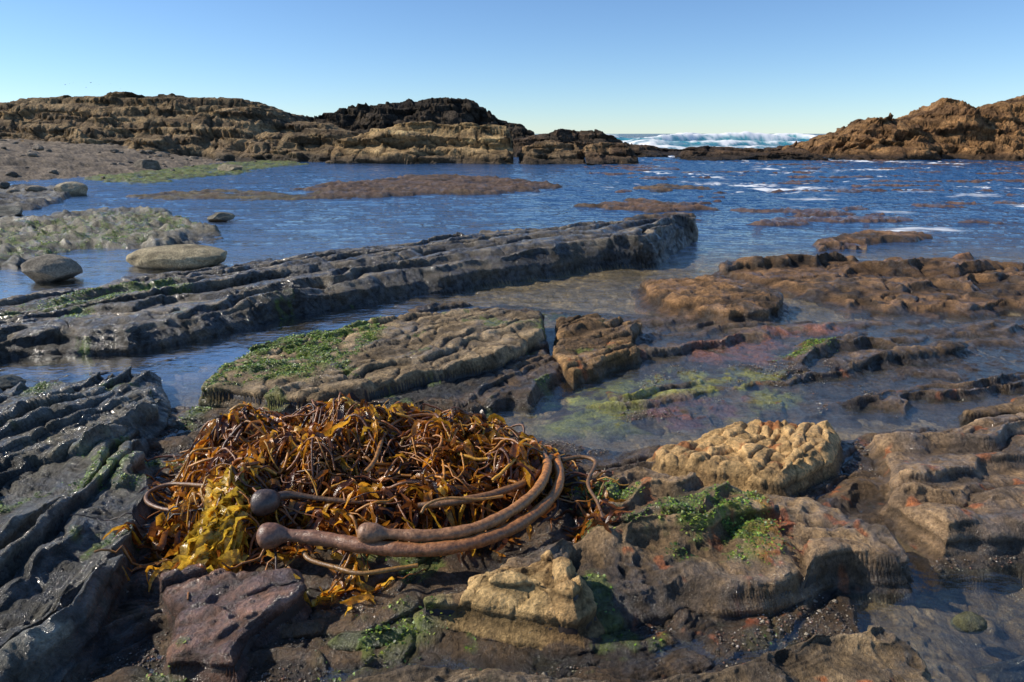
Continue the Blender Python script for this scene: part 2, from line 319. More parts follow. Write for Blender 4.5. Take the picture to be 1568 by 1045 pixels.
def azim(nd,nc,half=HALF):
    a=np.linspace(-half,half,nd); b=np.linspace(half,360-half,nc+2)[1:-1]; return np.radians(np.concatenate([a,b]))
az=azim(NA,50); rr=np.concatenate([np.geomspace(.45,1.5,25)[:-1],np.geomspace(1.5,12,900)[:-1],np.geomspace(12,70,260)[:-1],np.geomspace(70,9000,50)])
A,R=np.meshgrid(az,rr); X=(R*np.sin(A)).ravel(); Y=(R*np.cos(A)).ravel()
Z,C,W,_=terrain(X,Y); Z=np.where(np.hypot(X,Y)>300,-8,Z)
# bedding-parallel relief on steep faces (true horizontal displacement)
Zg=Z.reshape(R.shape); Zb=Zg.copy()
for _ in range(8): Zb=(Zb+np.roll(Zb,1,0)+np.roll(Zb,-1,0)+np.roll(Zb,1,1)+np.roll(Zb,-1,1))/5
dr=np.gradient(Zb,rr,axis=0); da=(np.roll(Zb,-1,1)-np.roll(Zb,1,1))/(R*(2*math.radians(2*HALF)/(NA-1)))
da[:,NA-2:]=0; da[:,0]=0
gxx=(dr*np.sin(A)+da*np.cos(A)).ravel(); gyy=(dr*np.cos(A)-da*np.sin(A)).ravel(); g=np.hypot(gxx,gyy)+1e-6
st=sst(.3,1.0,g)*sst(16,10,R.ravel()); sc=np.clip(R.ravel()/4,1,2.5)
lay=perlin(Z*20/sc,(X+Y)*.5,301)+.4*perlin(Z*42/sc,(X-Y)*.9,302)
X2=X-gxx/g*st*lay*.018*sc; Y2=Y-gyy/g*st*lay*.018*sc; C=C*(1+.6*st*np.clip(lay,-1,1))[:,None]
mkmesh("ground",np.stack([X2,Y2,Z],1),gridfaces(len(rr),len(az),True)[:,::-1],M_rock,{"Col":('FLOAT_COLOR',np.clip(C,.004,.9)),"wet":('FLOAT',W),"grit":('FLOAT',sst(8,4.5,R.ravel()))})
# ------------------------------------------------------------------ sea
m,nt,out=newmat("sea_water"); L=nt.links.new
at=lambda nm: N(nt,"ShaderNodeAttribute",attribute_name=nm)
dp=at("deep"); fo=at("foam"); tq=at("turq"); ch=at("chop"); rf_=at("refl")
geo=N(nt,"ShaderNodeNewGeometry"); mp=N(nt,"ShaderNodeMapping"); L(geo.outputs["Position"],mp.inputs[0]); mp.inputs["Scale"].default_value=(.6,1,1)
na=noise(nt,3.2,4,.55,mp.outputs[0]); nb=noise(nt,14,4,.6,mp.outputs[0]); nc_=noise(nt,.7,3,.5,mp.outputs[0])
hh=math_(nt,'ADD',math_(nt,'MULTIPLY',na,1),math_(nt,'MULTIPLY',nb,.35)); hh=math_(nt,'ADD',hh,math_(nt,'MULTIPLY',nc_,2.0))
hh=math_(nt,'MULTIPLY',hh,ch.outputs["Fac"])
bp=N(nt,"ShaderNodeBump"); bp.inputs["Strength"].default_value=1; bp.inputs["Distance"].default_value=.38; L(hh,bp.inputs["Height"])
tr=N(nt,"ShaderNodeBsdfTransparent"); tr.inputs[0].default_value=(.93,.96,.92,1)
df=N(nt,"ShaderNodeBsdfDiffuse"); mc=N(nt,"ShaderNodeMix",data_type='RGBA'); L(tq.outputs["Fac"],mc.inputs[0]); mc.inputs[6].default_value=(.006,.062,.17,1); mc.inputs[7].default_value=(.05,.40,.42,1); L(mc.outputs[2],df.inputs[0])
m1=N(nt,"ShaderNodeMixShader"); L(dp.outputs["Fac"],m1.inputs[0]); L(tr.outputs[0],m1.inputs[1]); L(df.outputs[0],m1.inputs[2])
gl=N(nt,"ShaderNodeBsdfGlossy"); gl.inputs["Roughness"].default_value=.05; L(bp.outputs[0],gl.inputs["Normal"])
fr=N(nt,"ShaderNodeFresnel"); fr.inputs[0].default_value=1.33; L(bp.outputs[0],fr.inputs["Normal"])
fr2=math_(nt,'MULTIPLY',fr.outputs[0],rf_.outputs["Fac"])
m2=N(nt,"ShaderNodeMixShader"); L(fr2,m2.inputs[0]); L(m1.outputs[0],m2.inputs[1]); L(gl.outputs[0],m2.inputs[2])
fd=N(nt,"ShaderNodeBsdfDiffuse"); fd.inputs[0].default_value=(.90,.92,.92,1)
m3=N(nt,"ShaderNodeMixShader"); L(fo.outputs["Fac"],m3.inputs[0]); L(m2.outputs[0],m3.inputs[1]); L(fd.outputs[0],m3.inputs[2]); L(m3.outputs[0],out.inputs[0])
M_sea=m
az=azim(780,50); rr=np.concatenate([np.geomspace(.5,6,90)[:-1],np.geomspace(6,150,850)[:-1],np.geomspace(150,12000,80)])
A,R=np.meshgrid(az,rr); X=(R*np.sin(A)).ravel(); Y=(R*np.cos(A)).ravel(); Rr=R.ravel()
chan=sst(-3,4,X-.15*(Y-12)); 
chop=.05+.12*sst(6,10,Y)+ .28*sst(8,20,Y)*(.35+.65*chan)+.6*sst(10,35,Y)*chan; chop=np.clip(chop,.04,1)
w1=ridged(X*.55+.2*fbm(X*.3,Y*.3,2,3),Y*1.0,4,51)-.5; w2=fbm(X*.12,Y*.3,3,61)
fade=sst(160,90,Rr)
Zs=(chop*.12*w1+.07*w2*sst(20,50,Y)*chan*1.2)*fade*sst(5,9,Rr)
foam=np.zeros(len(X)); turq=np.zeros(len(X))
for yc,A_,x0,x1,sd in ((72,.7,10,60,1),(80,1.15,12,62,2),(90,1.8,12,66,3),(106,1.65,12,76,4),(126,1.45,5,90,5)):
    ln=yc+3*np.sin(X*.12+sd)+2*perlin(X*.1,X*0+sd,7)
    am=A_*(.65+.6*np.clip(perlin(X*.09,X*0+sd*3.3,9)+.35,0,1))*sst(x0-4,x0+4,X)*sst(x1+6,x1-6,X)
    t=(Y-ln); prof=np.exp(-np.where(t<0,(t/1.3)**2,(t/4.0)**2))
    nn=fbm(X*.5,Y*.8,4,70+sd); np_=fbm(X*.09,X*0,3,171+sd)
    Zs+=am*prof*(1+.12*nn); turq=np.maximum(turq,np.clip(am*prof*1.2,0,1))
    foam=np.maximum(foam,sst(.48,.85,prof*am/A_*.9+.6*nn+.7*np_)*(am>.1))
    foam=np.maximum(foam,sst(.05,.4,nn+.22)*sst(0,-4,t)*sst(-11,-4,t)*np.clip(am/A_,0,1))
turq=np.maximum(turq,.6*sst(60,75,Y)*sst(150,120,Y)*sst(5,15,X)*sst(90,70,X))
n5=fbm(X*.8,Y*2.6,4,88)
for pts,wd in (([(1110,282),(1170,284),(1215,290),(1255,288)],1.1),([(1000,240),(1100,238),(1240,243)],2.2),([(1040,233),(1250,236)],4.),([(1300,246),(1450,250)],1.8),([(1240,262),(1400,258)],.6),([(980,262),(1100,268)],.35),([(1450,285),(1568,288)],.3)):
    d=dline([site(*p) for p in pts],X+n5*1.2,Y+n5*1.5); foam=np.maximum(foam,sst(wd,wd*.2,d)*sst(-.2,.3,n5))
foam=np.maximum(foam,.9*sst(.52,.77,n5)*chan*sst(12,25,Y)*sst(120,80,Y))
Zs=np.where(Rr>160,0,Zs)
deep=np.clip(sst(9,15,Y)*.85*(.45+.55*sst(-6,3,X))+sst(14,26,Y),0,1)
refl=.16+.66*np.maximum(sst(.2,-1.5,X)*sst(4,5.5,Y),sst(8,12,Y)); refl=refl-.18*chan*sst(12,20,Y)
mkmesh("sea",np.stack([X,Y,Zs],1),gridfaces(len(rr),len(az),True)[:,::-1],M_sea,{"deep":('FLOAT',deep),"foam":('FLOAT',foam),"turq":('FLOAT',turq),"chop":('FLOAT',chop),"refl":('FLOAT',refl)})
# ------------------------------------------------------------------ headlands
def headland(name,D,prof,depth,front,cA,cB,cTop,tl=.55,dip=.08,seed=1,nx=620,ny=260,rough=.5,mat=M_far,topdark=0,sx_=1.0):
    pr=[elev(a,b,D) for a,b in prof]; px=np.array([p[0] for p in pr]); pz=np.array([p[1] for p in pr])
    xs=np.linspace(px[0],px[-1],nx); t=np.linspace(-front*1.3,depth,ny)
    X,T=np.meshgrid(xs,t); X=X.ravel(); T=T.ravel()
    y=T+D
    wx=fbm(X*.22*sx_,y*.25,4,seed)*1.6; 
    top=np.interp(X+.35*fbm(X*1.1,y*.6,3,seed+3),px,pz)
    top0=np.maximum(top,.0)
    ff=front*(1+.35*fbm(X*.22,X*0,3,seed+5)); 
    u=(T+ff+wx*.7)/ff
    g=np.clip(u,0,1); 
    body=np.where(u<1,g**.75, 1-.35*np.clip((T)/depth,0,1)**2)
    z=top0*body
    rg=ridged(X*.25*sx_,y*.45,6,seed+8)
    z=z+rough*(rg-.55)*np.clip(z,0,1.6)*sst(1.15,.8,u)*.9+.22*rough*(rg-.5)
    for tl_,am_,sd_ in ((tl,.7,9),(tl*.31,.7,19)):
        q=(z+dip*X+tl_*.6*fbm(X*.12,y*.2,3,seed+sd_))/tl_; i_=np.floor(q); fr=q-i_
        if sd_==9: lr=_h(i_,i_*0+seed,4)
        else: lr=.6*lr+.4*_h(i_,i_*0+seed,7)
        z=z+ (sst(.2,.9,fr)**1.2+i_-q)*tl_*am_
    F1,F2,cd=worley(X*.55+.6*wx,y*.8+.3*z,seed+70); z=z-(.22*sst(.16,.02,F2-F1)-.22*(cd-.5))*rough*sst(.1,.5,z)
    z=z+.07*fbm(X*1.7*sx_,y*1.7,4,seed+2)
    z=np.where(u<=0,-1.0,z); z=z*sst(-.05,.12,u)-.5*sst(.05,-.05,u)
    n=fbm(X*.5*sx_,y*.5+z,4,seed+20); mix=sst(-.2,.35,n+.9*(lr-.5))
    c=np.array(cA)[None]*(1-mix[:,None])+np.array(cB)[None]*mix[:,None]
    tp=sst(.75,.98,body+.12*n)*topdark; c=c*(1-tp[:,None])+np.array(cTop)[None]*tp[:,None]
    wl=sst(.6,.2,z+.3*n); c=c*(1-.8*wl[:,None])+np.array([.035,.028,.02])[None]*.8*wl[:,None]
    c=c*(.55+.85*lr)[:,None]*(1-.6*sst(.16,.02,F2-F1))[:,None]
    sx=.3*fbm(z*1.6,X*.3*sx_,3,seed+31)
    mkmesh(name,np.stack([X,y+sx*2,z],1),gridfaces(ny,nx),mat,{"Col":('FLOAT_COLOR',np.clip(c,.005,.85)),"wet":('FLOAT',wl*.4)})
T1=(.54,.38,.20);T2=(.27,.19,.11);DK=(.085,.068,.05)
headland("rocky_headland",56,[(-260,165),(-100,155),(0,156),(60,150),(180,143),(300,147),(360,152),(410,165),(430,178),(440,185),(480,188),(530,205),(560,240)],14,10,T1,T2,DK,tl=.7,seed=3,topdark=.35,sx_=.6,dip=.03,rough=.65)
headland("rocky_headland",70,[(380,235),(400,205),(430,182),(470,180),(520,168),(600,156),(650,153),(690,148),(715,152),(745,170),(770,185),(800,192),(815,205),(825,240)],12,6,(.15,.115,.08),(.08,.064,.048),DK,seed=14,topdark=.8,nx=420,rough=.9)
headland("cliff_outcrop",46,[(515,240),(522,212),(570,203),(600,192),(660,188),(730,190),(775,196),(783,215),(786,240)],7,2.9,(.70,.48,.23),(.42,.28,.14),DK,tl=.7,seed=25,nx=420,ny=220,sx_=.7,rough=.6)
headland("cliff_outcrop",50,[(430,240),(440,205),(470,195),(520,200),(560,210),(580,240)],6,4,(.42,.3,.16),(.2,.14,.08),DK,tl=.5,seed=28,nx=220,ny=160)
headland("sea_rock",58,[(786,240),(792,212),(830,205),(880,199),(920,203),(945,214),(965,222),(1000,228),(1015,240)],5,3.5,(.24,.16,.10),(.09,.07,.05),DK,tl=.4,seed=37,nx=360,ny=160,rough=.8)
headland("sea_rock",44,[(795,244),(803,222),(830,216),(885,222),(893,244)],3,2,(.54,.35,.18),(.26,.18,.10),DK,tl=.5,seed=41,nx=200,ny=140)
headland("sea_rock",43,[(893,244),(897,226),(920,217),(955,219),(968,232),(974,244)],3,2,(.50,.32,.16),(.2,.13,.08),DK,tl=.5,seed=45,nx=180,ny=140)
headland("reef_rock",62,[(950,234),(970,222),(1000,225),(1040,230),(1080,225),(1130,226),(1160,231),(1200,224),(1235,227),(1260,234)],3,2.5,(.18,.11,.065),(.08,.057,.042),DK,tl=.3,seed=52,nx=420,ny=120)
headland("reef_rock",50,[(1040,241),(1060,230),(1100,232),(1160,227),(1185,233),(1220,226),(1250,238)],2.5,2,(.27,.165,.09),(.11,.075,.05),DK,tl=.3,seed=57,nx=320,ny=110)
headland("rocky_headland",54,[(1238,240),(1250,224),(1272,211),(1308,203),(1330,188),(1352,178),(1372,186),(1395,184),(1410,175),(1438,168),(1456,151),(1470,150),(1474,167),(1490,162),(1500,167),(1530,160),(1568,148),(1640,140),(1800,120),(1900,110)],7,6,(.58,.32,.135),(.26,.145,.07),DK,tl=.6,dip=.2,seed=63,nx=620,topdark=.15,rough=1.0)
# ------------------------------------------------------------------ boulders
import bmesh
def ico(sub):
    bm=bmesh.new(); bmesh.ops.create_icosphere(bm,subdivisions=sub,radius=1); P=np.array([v.co[:] for v in bm.verts]); F=np.array([[v.index for v in f.verts] for f in bm.faces]); bm.free(); return P,F
def facet(P,r,cuts,smooth=0):
    for i in range(cuts):
        n=r.normal(size=3); n/=np.linalg.norm(n); d=r.uniform(.6,.85); s=P@n; P=P-np.outer(np.clip(s-d,0,None)*(1-smooth),n)
    return P
def boulder(name,px,py,w,hgt,dpt,seed,col,cuts=10,smooth=.0,rot=0,zb=None,wet=.4):
    P,F=ico(5); P=facet(P,np.random.default_rng(seed),cuts,smooth)
    P=P*(1+.06*fbm(P[:,0]*2+seed,P[:,1]*2+P[:,2]*1.7,4,seed))[:,None]
    P*=np.array([w/2,dpt/2,hgt/2])/ .85; c_,s_=math.cos(rot),math.sin(rot)
    P=np.stack([P[:,0]*c_-P[:,1]*s_,P[:,0]*s_+P[:,1]*c_,P[:,2]],1)
    x,y=site(px,py); P+=np.array([x,y,(hgt*.28 if zb is None else zb)])
    nn=fbm(P[:,0]*3,P[:,1]*3+P[:,2]*5,3,seed); C=np.array(col)[None]*(1+.5*nn)[:,None]; wl=sst(.08,.0,P[:,2]); C*=(1-.6*wl)[:,None]
    mkmesh(name,P,F,M_boulder,{"Col":('FLOAT_COLOR',np.clip(C,.01,.8)),"wet":('FLOAT',np.clip(wl+wet*.3,0,1))})
boulder("flat_stone",277,406,1.20,.32,.7,5,(.40,.33,.20),cuts=4,smooth=.6,rot=.05,zb=.09)
boulder("boulder",82,428,.56,.36,.5,8,(.24,.21,.16),rot=.3)
boulder("boulder",112,299,.85,.45,.7,12,(.36,.30,.20))
boulder("boulder",228,262,1.2,.65,.9,15,(.18,.15,.11),rot=.5)
boulder("boulder",355,263,1.1,.45,.8,18,(.3,.25,.16))
boulder("boulder",340,338,.5,.2,.4,21,(.2,.18,.13))
boulder("boulder",10,330,.9,.25,.6,23,(.2,.19,.15))
boulder("boulder",12,598,.22,.16,.2,31,(.2,.2,.16),zb=.03)
boulder("boulder",548,236,1.3,.9,1,33,(.5,.36,.2))
boulder("cobble",1483,952,.11,.06,.08,35,(.28,.27,.12),cuts=3,smooth=.5,zb=-.005,wet=1)
P0_,F0_=ico(2); r=np.random.default_rng(5)
pts=np.stack([r.uniform(-42,-9,900),r.uniform(17,48,900)],1)
zz,_,_,_=terrain(pts[:,0],pts[:,1]); cl=fbm(pts[:,0]*.3,pts[:,1]*.3,3,909); k=(zz>.05)&(cl>.0); pts=pts[k];zz=zz[k]
vs=[facet(P0_.copy(),r,9) for _ in range(12)]; V=[];Cc=[]
for i in range(len(pts)):
    s=.05+.22*r.random()**4+.002*pts[i,1]; a_=r.uniform(0,6.28); p=vs[i%12]*np.array([s,s*.8,s*.5]); c_,s_=math.cos(a_),math.sin(a_)
    V.append(np.stack([p[:,0]*c_-p[:,1]*s_+pts[i,0],p[:,0]*s_+p[:,1]*c_+pts[i,1],p[:,2]+zz[i]+s*.1],1)); Cc.append(np.tile(np.array([.22,.18,.13])*r.uniform(.4,1.4),(len(p),1)))
F=(F0_[None]+(np.arange(len(V))*len(P0_))[:,None,None]).reshape(-1,3)
mkmesh("beach_cobbles",np.concatenate(V),F,M_boulder,{"Col":('FLOAT_COLOR',np.concatenate(Cc)),"wet":('FLOAT',np.full(len(V)*len(P0_),.3))},smooth=False)
# ------------------------------------------------------------------ kelp
def kelpmat(name,transl,rough):
    m,nt,out=newmat(name); L=nt.links.new; b=N(nt,"ShaderNodeBsdfPrincipled"); a=N(nt,"ShaderNodeAttribute",attribute_name="Col")
    n1=noise(nt,60,4,.6); n2=noise(nt,260,3,.5); c=vscale(nt,a.outputs["Color"],maprange(nt,n1,.3,.7,.45,1.55)); L(c,b.inputs["Base Color"])
    L(maprange(nt,n1,.3,.7,rough,rough+.2),b.inputs["Roughness"]); b.inputs["Specular IOR Level"].default_value=.8
    bp=N(nt,"ShaderNodeBump"); bp.inputs["Distance"].default_value=.004; bp.inputs["Strength"].default_value=.8; L(math_(nt,'ADD',n1,math_(nt,'MULTIPLY',n2,.4)),bp.inputs["Height"]); L(bp.outputs[0],b.inputs["Normal"])
    if transl:
        t=N(nt,"ShaderNodeBsdfTranslucent"); L(vscale(nt,c,maprange(nt,n1,0,1,1.7,1.7)),t.inputs[0]); x=N(nt,"ShaderNodeMixShader"); x.inputs[0].default_value=transl; L(b.outputs[0],x.inputs[1]); L(t.outputs[0],x.inputs[2]); L(x.outputs[0],out.inputs[0])
    else: L(b.outputs[0],out.inputs[0])
    return m
M_blade=kelpmat("kelp_blade",.40,.12); M_stipe=kelpmat("kelp_stipe",0,.33); M_core=kelpmat("kelp_mat",0,.5)
M_alga=kelpmat("green_algae_leaf",.25,.3)
kelp=bpy.data.objects.new("bull_kelp_pile",None); scene.collection.objects.link(kelp)
KZ=.10
KP=[site(a,b,KZ) for a,b in [(262,725),(300,680),(390,655),(480,645),(640,642),(760,665),(850,705),(862,745),(800,780),(700,808),(600,818),(480,828),(420,815),(380,845),(270,845),(245,800),(300,765)]]
DKP=site(625,715,.25)
gx=np.linspace(-2.4,1.2,361); gy=np.linspace(1.6,5,341); GX,GY=np.meshgrid(gx,gy)
gz,_,_,_=terrain(GX.ravel(),GY.ravel()); gz=gz.reshape(GX.shape)
dK=sdpoly(KP,GX.ravel()+.05*fbm(GX.ravel()*3,GY.ravel()*3,2,5),GY.ravel()).reshape(GX.shape)
nk=fbm(GX.ravel()*3.0,GY.ravel()*3.0,3,99).reshape(GX.shape)
dpit=np.exp(-(((GX-DKP[0])/.2)**2+((GY-DKP[1])/.22)**2))
from_blur=gz.copy()
for _ in range(14): from_blur=(from_blur+np.roll(from_blur,1,0)+np.roll(from_blur,-1,0)+np.roll(from_blur,1,1)+np.roll(from_blur,-1,1))/5
mh=np.where(dK>0,.185*np.clip(dK/.36,0,1)**.6*(1+.75*nk)*(1-.5*dpit),0)
top=np.where(dK>0,np.maximum(from_blur,gz)+mh,gz)
def samp(G,x,y):
    fx=np.clip((x-gx[0])/(gx[1]-gx[0]),0,len(gx)-1.001); fy=np.clip((y-gy[0])/(gy[1]-gy[0]),0,len(gy)-1.001)
    i=fx.astype(int); j=fy.astype(int); a=fx-i; b=fy-j
    return G[j,i]*(1-a)*(1-b)+G[j,i+1]*a*(1-b)+G[j+1,i]*(1-a)*b+G[j+1,i+1]*a*b
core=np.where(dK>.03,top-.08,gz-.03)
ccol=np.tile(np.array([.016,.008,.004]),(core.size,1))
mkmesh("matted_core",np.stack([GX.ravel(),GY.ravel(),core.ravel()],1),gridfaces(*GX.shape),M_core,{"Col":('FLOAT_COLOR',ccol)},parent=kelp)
def frames(P):
    T=np.gradient(P,axis=1); T/=np.linalg.norm(T,axis=2,keepdims=True)+1e-9
    up=np.array([0,0,1.0]); S=np.cross(T,up); S/=np.linalg.norm(S,axis=2,keepdims=True)+1e-6; Nn=np.cross(S,T); return T,S,Nn
def paths(p0,th,K,step,curl,jit,off,lift):
    n=len(p0); c=rng.normal(0,curl,n); x=np.zeros((n,K));y=np.zeros((n,K)); x[:,0]=p0[:,0];y[:,0]=p0[:,1]; t=th.copy()
    for k in range(1,K):
        c=c*.9+rng.normal(0,jit,n); t=t+c; x[:,k]=x[:,k-1]+step*np.cos(t); y[:,k]=y[:,k-1]+step*np.sin(t)
    z=samp(top,x,y); s=np.linspace(0,1,K)[None]
    z=z+off[:,None]+lift[:,None]*np.sin(s*rng.uniform(2,9,n)[:,None]+rng.uniform(0,6,n)[:,None])
    return np.stack([x,y,z],2)
def tubes(P,rad,col,sides=6,name="stipes",mat=None):
    n,K,_=P.shape; T,S,Nn=frames(P); a=np.arange(sides)/sides*2*np.pi
    V=P[:,:,None,:]+rad[:,:,None,None]*(np.cos(a)[None,None,:,None]*S[:,:,None,:]+np.sin(a)[None,None,:,None]*Nn[:,:,None,:])
    f=gridfaces(K,sides,True); F=(f[None]+(np.arange(n)*K*sides)[:,None,None]).reshape(-1,4)
    if col.ndim==2: col=np.repeat(col[:,None,:],K,1)
    Cc=np.repeat(col[:,:,None,:],sides,2).reshape(-1,3)
    return mkmesh(name,V.reshape(-1,3),F,mat or M_stipe,{"Col":('FLOAT_COLOR',Cc)},parent=kelp)
def blades(P,wid,roll,col,name,parent=None,mat=None,ruf=.25):
    n,K,_=P.shape; T,S,Nn=frames(P); W=S*np.cos(roll)[:,:,None]+Nn*np.sin(roll)[:,:,None]; B=np.cross(W,T)
    sh=rng.uniform(0,6,n)[:,None]; s=np.arange(K)[None]
    r1=np.sin(s*1.9+sh)*ruf; r2=np.sin(s*2.3+sh*1.7)*ruf
    l=P-W*wid[:,:,None]/2+B*(wid*(r1+.18))[:,:,None]; r=P+W*wid[:,:,None]/2+B*(wid*(r2+.18))[:,:,None]
    V=np.stack([l,P,r],2); f=gridfaces(K,3); F=(f[None]+(np.arange(n)*K*3)[:,None,None]).reshape(-1,4)
    cc=np.repeat(col[:,None,:],K*3,1).reshape(-1,3)
    return mkmesh(name,V.reshape(-1,3),F,mat or M_blade,{"Col":('FLOAT_COLOR',cc)},parent=parent or kelp)
def inpoly(n,mind=.0,P=None):
    P=P or KP; A_=np.array(P); out_=np.zeros((0,2))
    while len(out_)<n:
        q=rng.uniform(A_.min(0),A_.max(0),(n*3,2)); d=sdpoly(P,q[:,0],q[:,1])
        dens=1-.9*np.exp(-(((q[:,0]-DKP[0])/.2)**2+((q[:,1]-DKP[1])/.22)**2)); dens*=.15+.85*sst(-.2,.2,fbm(q[:,0]*4,q[:,1]*4,2,404))
        out_=np.concatenate([out_,q[(d>mind)&(rng.uniform(0,1,len(q))<dens)]])
    return out_[:n]
PAL=np.array([[.50,.20,.020],[.62,.30,.025],[.30,.10,.018],[.14,.048,.014],[.05,.022,.012],[.72,.42,.045],[.40,.15,.022],[.22,.08,.018]])
def pal(n,p=None): 
    i=rng.choice(len(PAL),n,p=p); return PAL[i]*rng.uniform(.6,1.15,(n,1))
n=620; K=20; p0=inpoly(n,.06); P=paths(p0,rng.uniform(0,6.28,n),K,.024,.18,.09,rng.uniform(-.03,.045,n),rng.uniform(.01,.05,n))
s=np.linspace(0,1,K)[None]; rad=rng.uniform(.004,.0095,n)[:,None]*(1-.5*s); tubes(P,rad,pal(n,[.18,.10,.25,.18,.07,.02,.14,.06]),6,"thin_stipes")
def mkbl(n,K,step,w0,w1,curl,jit,name,p=None,mind=.0,lift=(.005,.04),off=(-.03,.035),rolls=1.0,ruf=.25,P0=None,th=None,col=None):
    p0=inpoly(n,mind) if P0 is None else P0; P=paths(p0,rng.uniform(0,6.28,n) if th is None else th,K,step,curl,jit,rng.uniform(*off,n),rng.uniform(*lift,n))
    s=np.linspace(0,1,K)[None]; w=rng.uniform(w0,w1,n)[:,None]*np.clip(np.sin(np.pi*np.clip(s*.93+.05,0,1))**.6,.05,1)
    roll=rng.normal(0,rolls,n)[:,None]+rng.normal(0,1.2,n)[:,None]*s
    blades(P,w,roll,pal(n,p) if col is None else col,name,ruf=ruf)
mkbl(800,14,.021,.013,.036,.16,.10,"narrow_blades",p=[.14,.11,.19,.22,.15,.04,.1,.05],rolls=.9)
mkbl(950,8,.018,.018,.040,.10,.06,"paddle_blades",p=[.22,.20,.15,.10,.06,.12,.12,.03],rolls=1.1,lift=(.01,.06),off=(-.02,.045))
n=85; base=np.array(site(385,822,.13)); th=rng.uniform(2.3,4.2,n); P0=base+rng.normal(0,.05,(n,2))+np.array([-.08,0.02])
mkbl(n,12,.020,.035,.065,.1,.06,"broad_blades",P0=P0,th=th,col=np.array([[.66,.44,.05]])*rng.uniform(.35,1.2,(n,1)),ruf=.35,lift=(.01,.04),off=(0,.045))
e=np.array(KP); i=rng.integers(0,len(e),150); t=rng.uniform(0,1,(150,1)); P0=e[i]*(1-t)+e[(i+1)%len(e)]*t
mkbl(150,12,.018,.013,.030,.12,.08,"stray_blades",P0=P0,off=(.01,.02),lift=(.002,.012),rolls=.4)
P0=np.array(site(545,880,.1))+rng.normal(0,.05,(18,2)); mkbl(18,9,.016,.015,.035,.12,.08,"stray_blades",P0=P0,off=(.01,.02),lift=(.002,.012),rolls=.4,p=[.3,.3,0,0,0,.4,0,0])
P0=np.array(site(905,775,.12))+rng.normal(0,1,(40,2))*np.array([.04,.13]); mkbl(40,9,.018,.012,.03,.12,.08,"stray_blades",P0=P0,off=(.01,.03),lift=(.002,.02),rolls=.6,p=[.1,.05,.25,.3,.2,0,.1,0])
def cr(pts,n):
    p=np.array(pts,float); p=np.vstack([2*p[0]-p[1],p,2*p[-1]-p[-2]]); o=[]
    m=len(p)-3; 
    for t in np.linspace(0,m-1e-6,n*3):
        i=int(t); f=t-i; a,b,c,d=p[i:i+4]; o.append(.5*((2*b)+(-a+c)*f+(2*a-5*b+4*c-d)*f*f+(-a+3*b-3*c+d)*f**3))
    o=np.array(o); l=np.concatenate([[0],np.cumsum(np.linalg.norm(np.diff(o,axis=0),axis=1))]); ll=np.linspace(0,l[-1],n)
    return np.stack([np.interp(ll,l,o[:,k]) for k in range(3)],1),ll
def stipe(pix,radpts,n,c0,c1,name,sides=18,dz=-.05):
    pts=[]
    for (a,b,z) in pix:
        x,y=site(a,b,z+dz); pts.append((x,y,z+dz))
    P,ll=cr(pts,n); s=ll/ll[-1]; rad=np.interp(ll,[r[0] for r in radpts],[r[1] for r in radpts])
    g=samp(gz,P[:,0],P[:,1]); 
    P[:,2]=np.maximum(P[:,2],g+rad*.6)
    k=np.ones(13)/13; P[:,2]=np.convolve(np.pad(P[:,2],6,'edge'),k,'valid')
    rad=rad*(1+.05*np.sin(ll*35)+.03*np.sin(ll*90))
    c=np.array(c0)[None]*(1-s[:,None])+np.array(c1)[None]*s[:,None]
    tubes(P[None],rad[None],c[None],sides,name)
bulb=lambda R,neck,r,e:[(0,.001),(.004,R*.4),(.014,R*.72),(.03,R*.93),(.05,R),(.075,R*.93),(.1,R*.72),(.125,neck),(.16,neck*.95),(.24,r),(1.1,r*.9),(1.8,e)]
stipe([(392,822,.24),(412,820,.24),(445,820,.23),(500,826,.22),(570,838,.21),(650,842,.2),(720,832,.2),(790,806,.2),(840,768,.2),(857,735,.22),(852,700,.22)],bulb(.052,.027,.030,.021),200,(.20,.10,.06),(.48,.18,.035),"bull_stipe",22)
stipe([(546,816,.26),(562,816,.26),(600,818,.25),(660,820,.24),(730,808,.24),(790,778,.24),(826,745,.25),(838,712,.26),(825,690,.24)],bulb(.042,.022,.025,.019),180,(.27,.14,.07),(.48,.19,.04),"bull_stipe",22)
stipe([(386,772,.30),(408,768,.31),(440,758,.30),(500,765,.27),(560,770,.25)],bulb(.056,.020,.012,.009),90,(.06,.042,.038),(.2,.1,.03),"bull_stipe",22,dz=-.07)
stipe([(640,775,.26),(700,768,.27),(760,755,.27),(810,735,.26),(845,700,.25)],[(0,.012),(.1,.017),(1,.017)],60,(.2,.1,.04),(.34,.14,.035),"bull_stipe",dz=-.07)
stipe([(330,745,.25),(270,742,.17),(232,752,.16),(225,768,.16),(255,782,.16),(300,780,.2)],[(0,.01),(1,.009)],50,(.2,.1,.035),(.18,.08,.03),"loose_stipe",10)
stipe([(465,845,.18),(475,858,.17),(510,868,.17),(550,878,.17),(600,872,.17),(640,866,.17)],[(0,.01),(.5,.009),(1,.005)],50,(.22,.11,.035),(.35,.17,.03),"loose_stipe",10)
stipe([(645,790,.26),(655,770,.30),(690,762,.31),(730,765,.29),(770,760,.28)],[(0,.006),(1,.007)],40,(.3,.15,.04),(.4,.18,.03),"loose_stipe",10,dz=-.05)
stipe([(860,705,.2),(890,700,.2),(912,708,.2),(900,740,.19),(915,770,.19),(925,800,.18)],[(0,.012),(.4,.009),(1,.006)],50,(.2,.1,.03),(.16,.08,.03),"loose_stipe",10)
stipe([(560,728,.32),(575,700,.36),(600,650,.36),(650,635,.34),(710,650,.30),(760,685,.27)],[(0,.011),(1,.008)],50,(.34,.15,.03),(.3,.12,.03),"loose_stipe",10,dz=-.06)
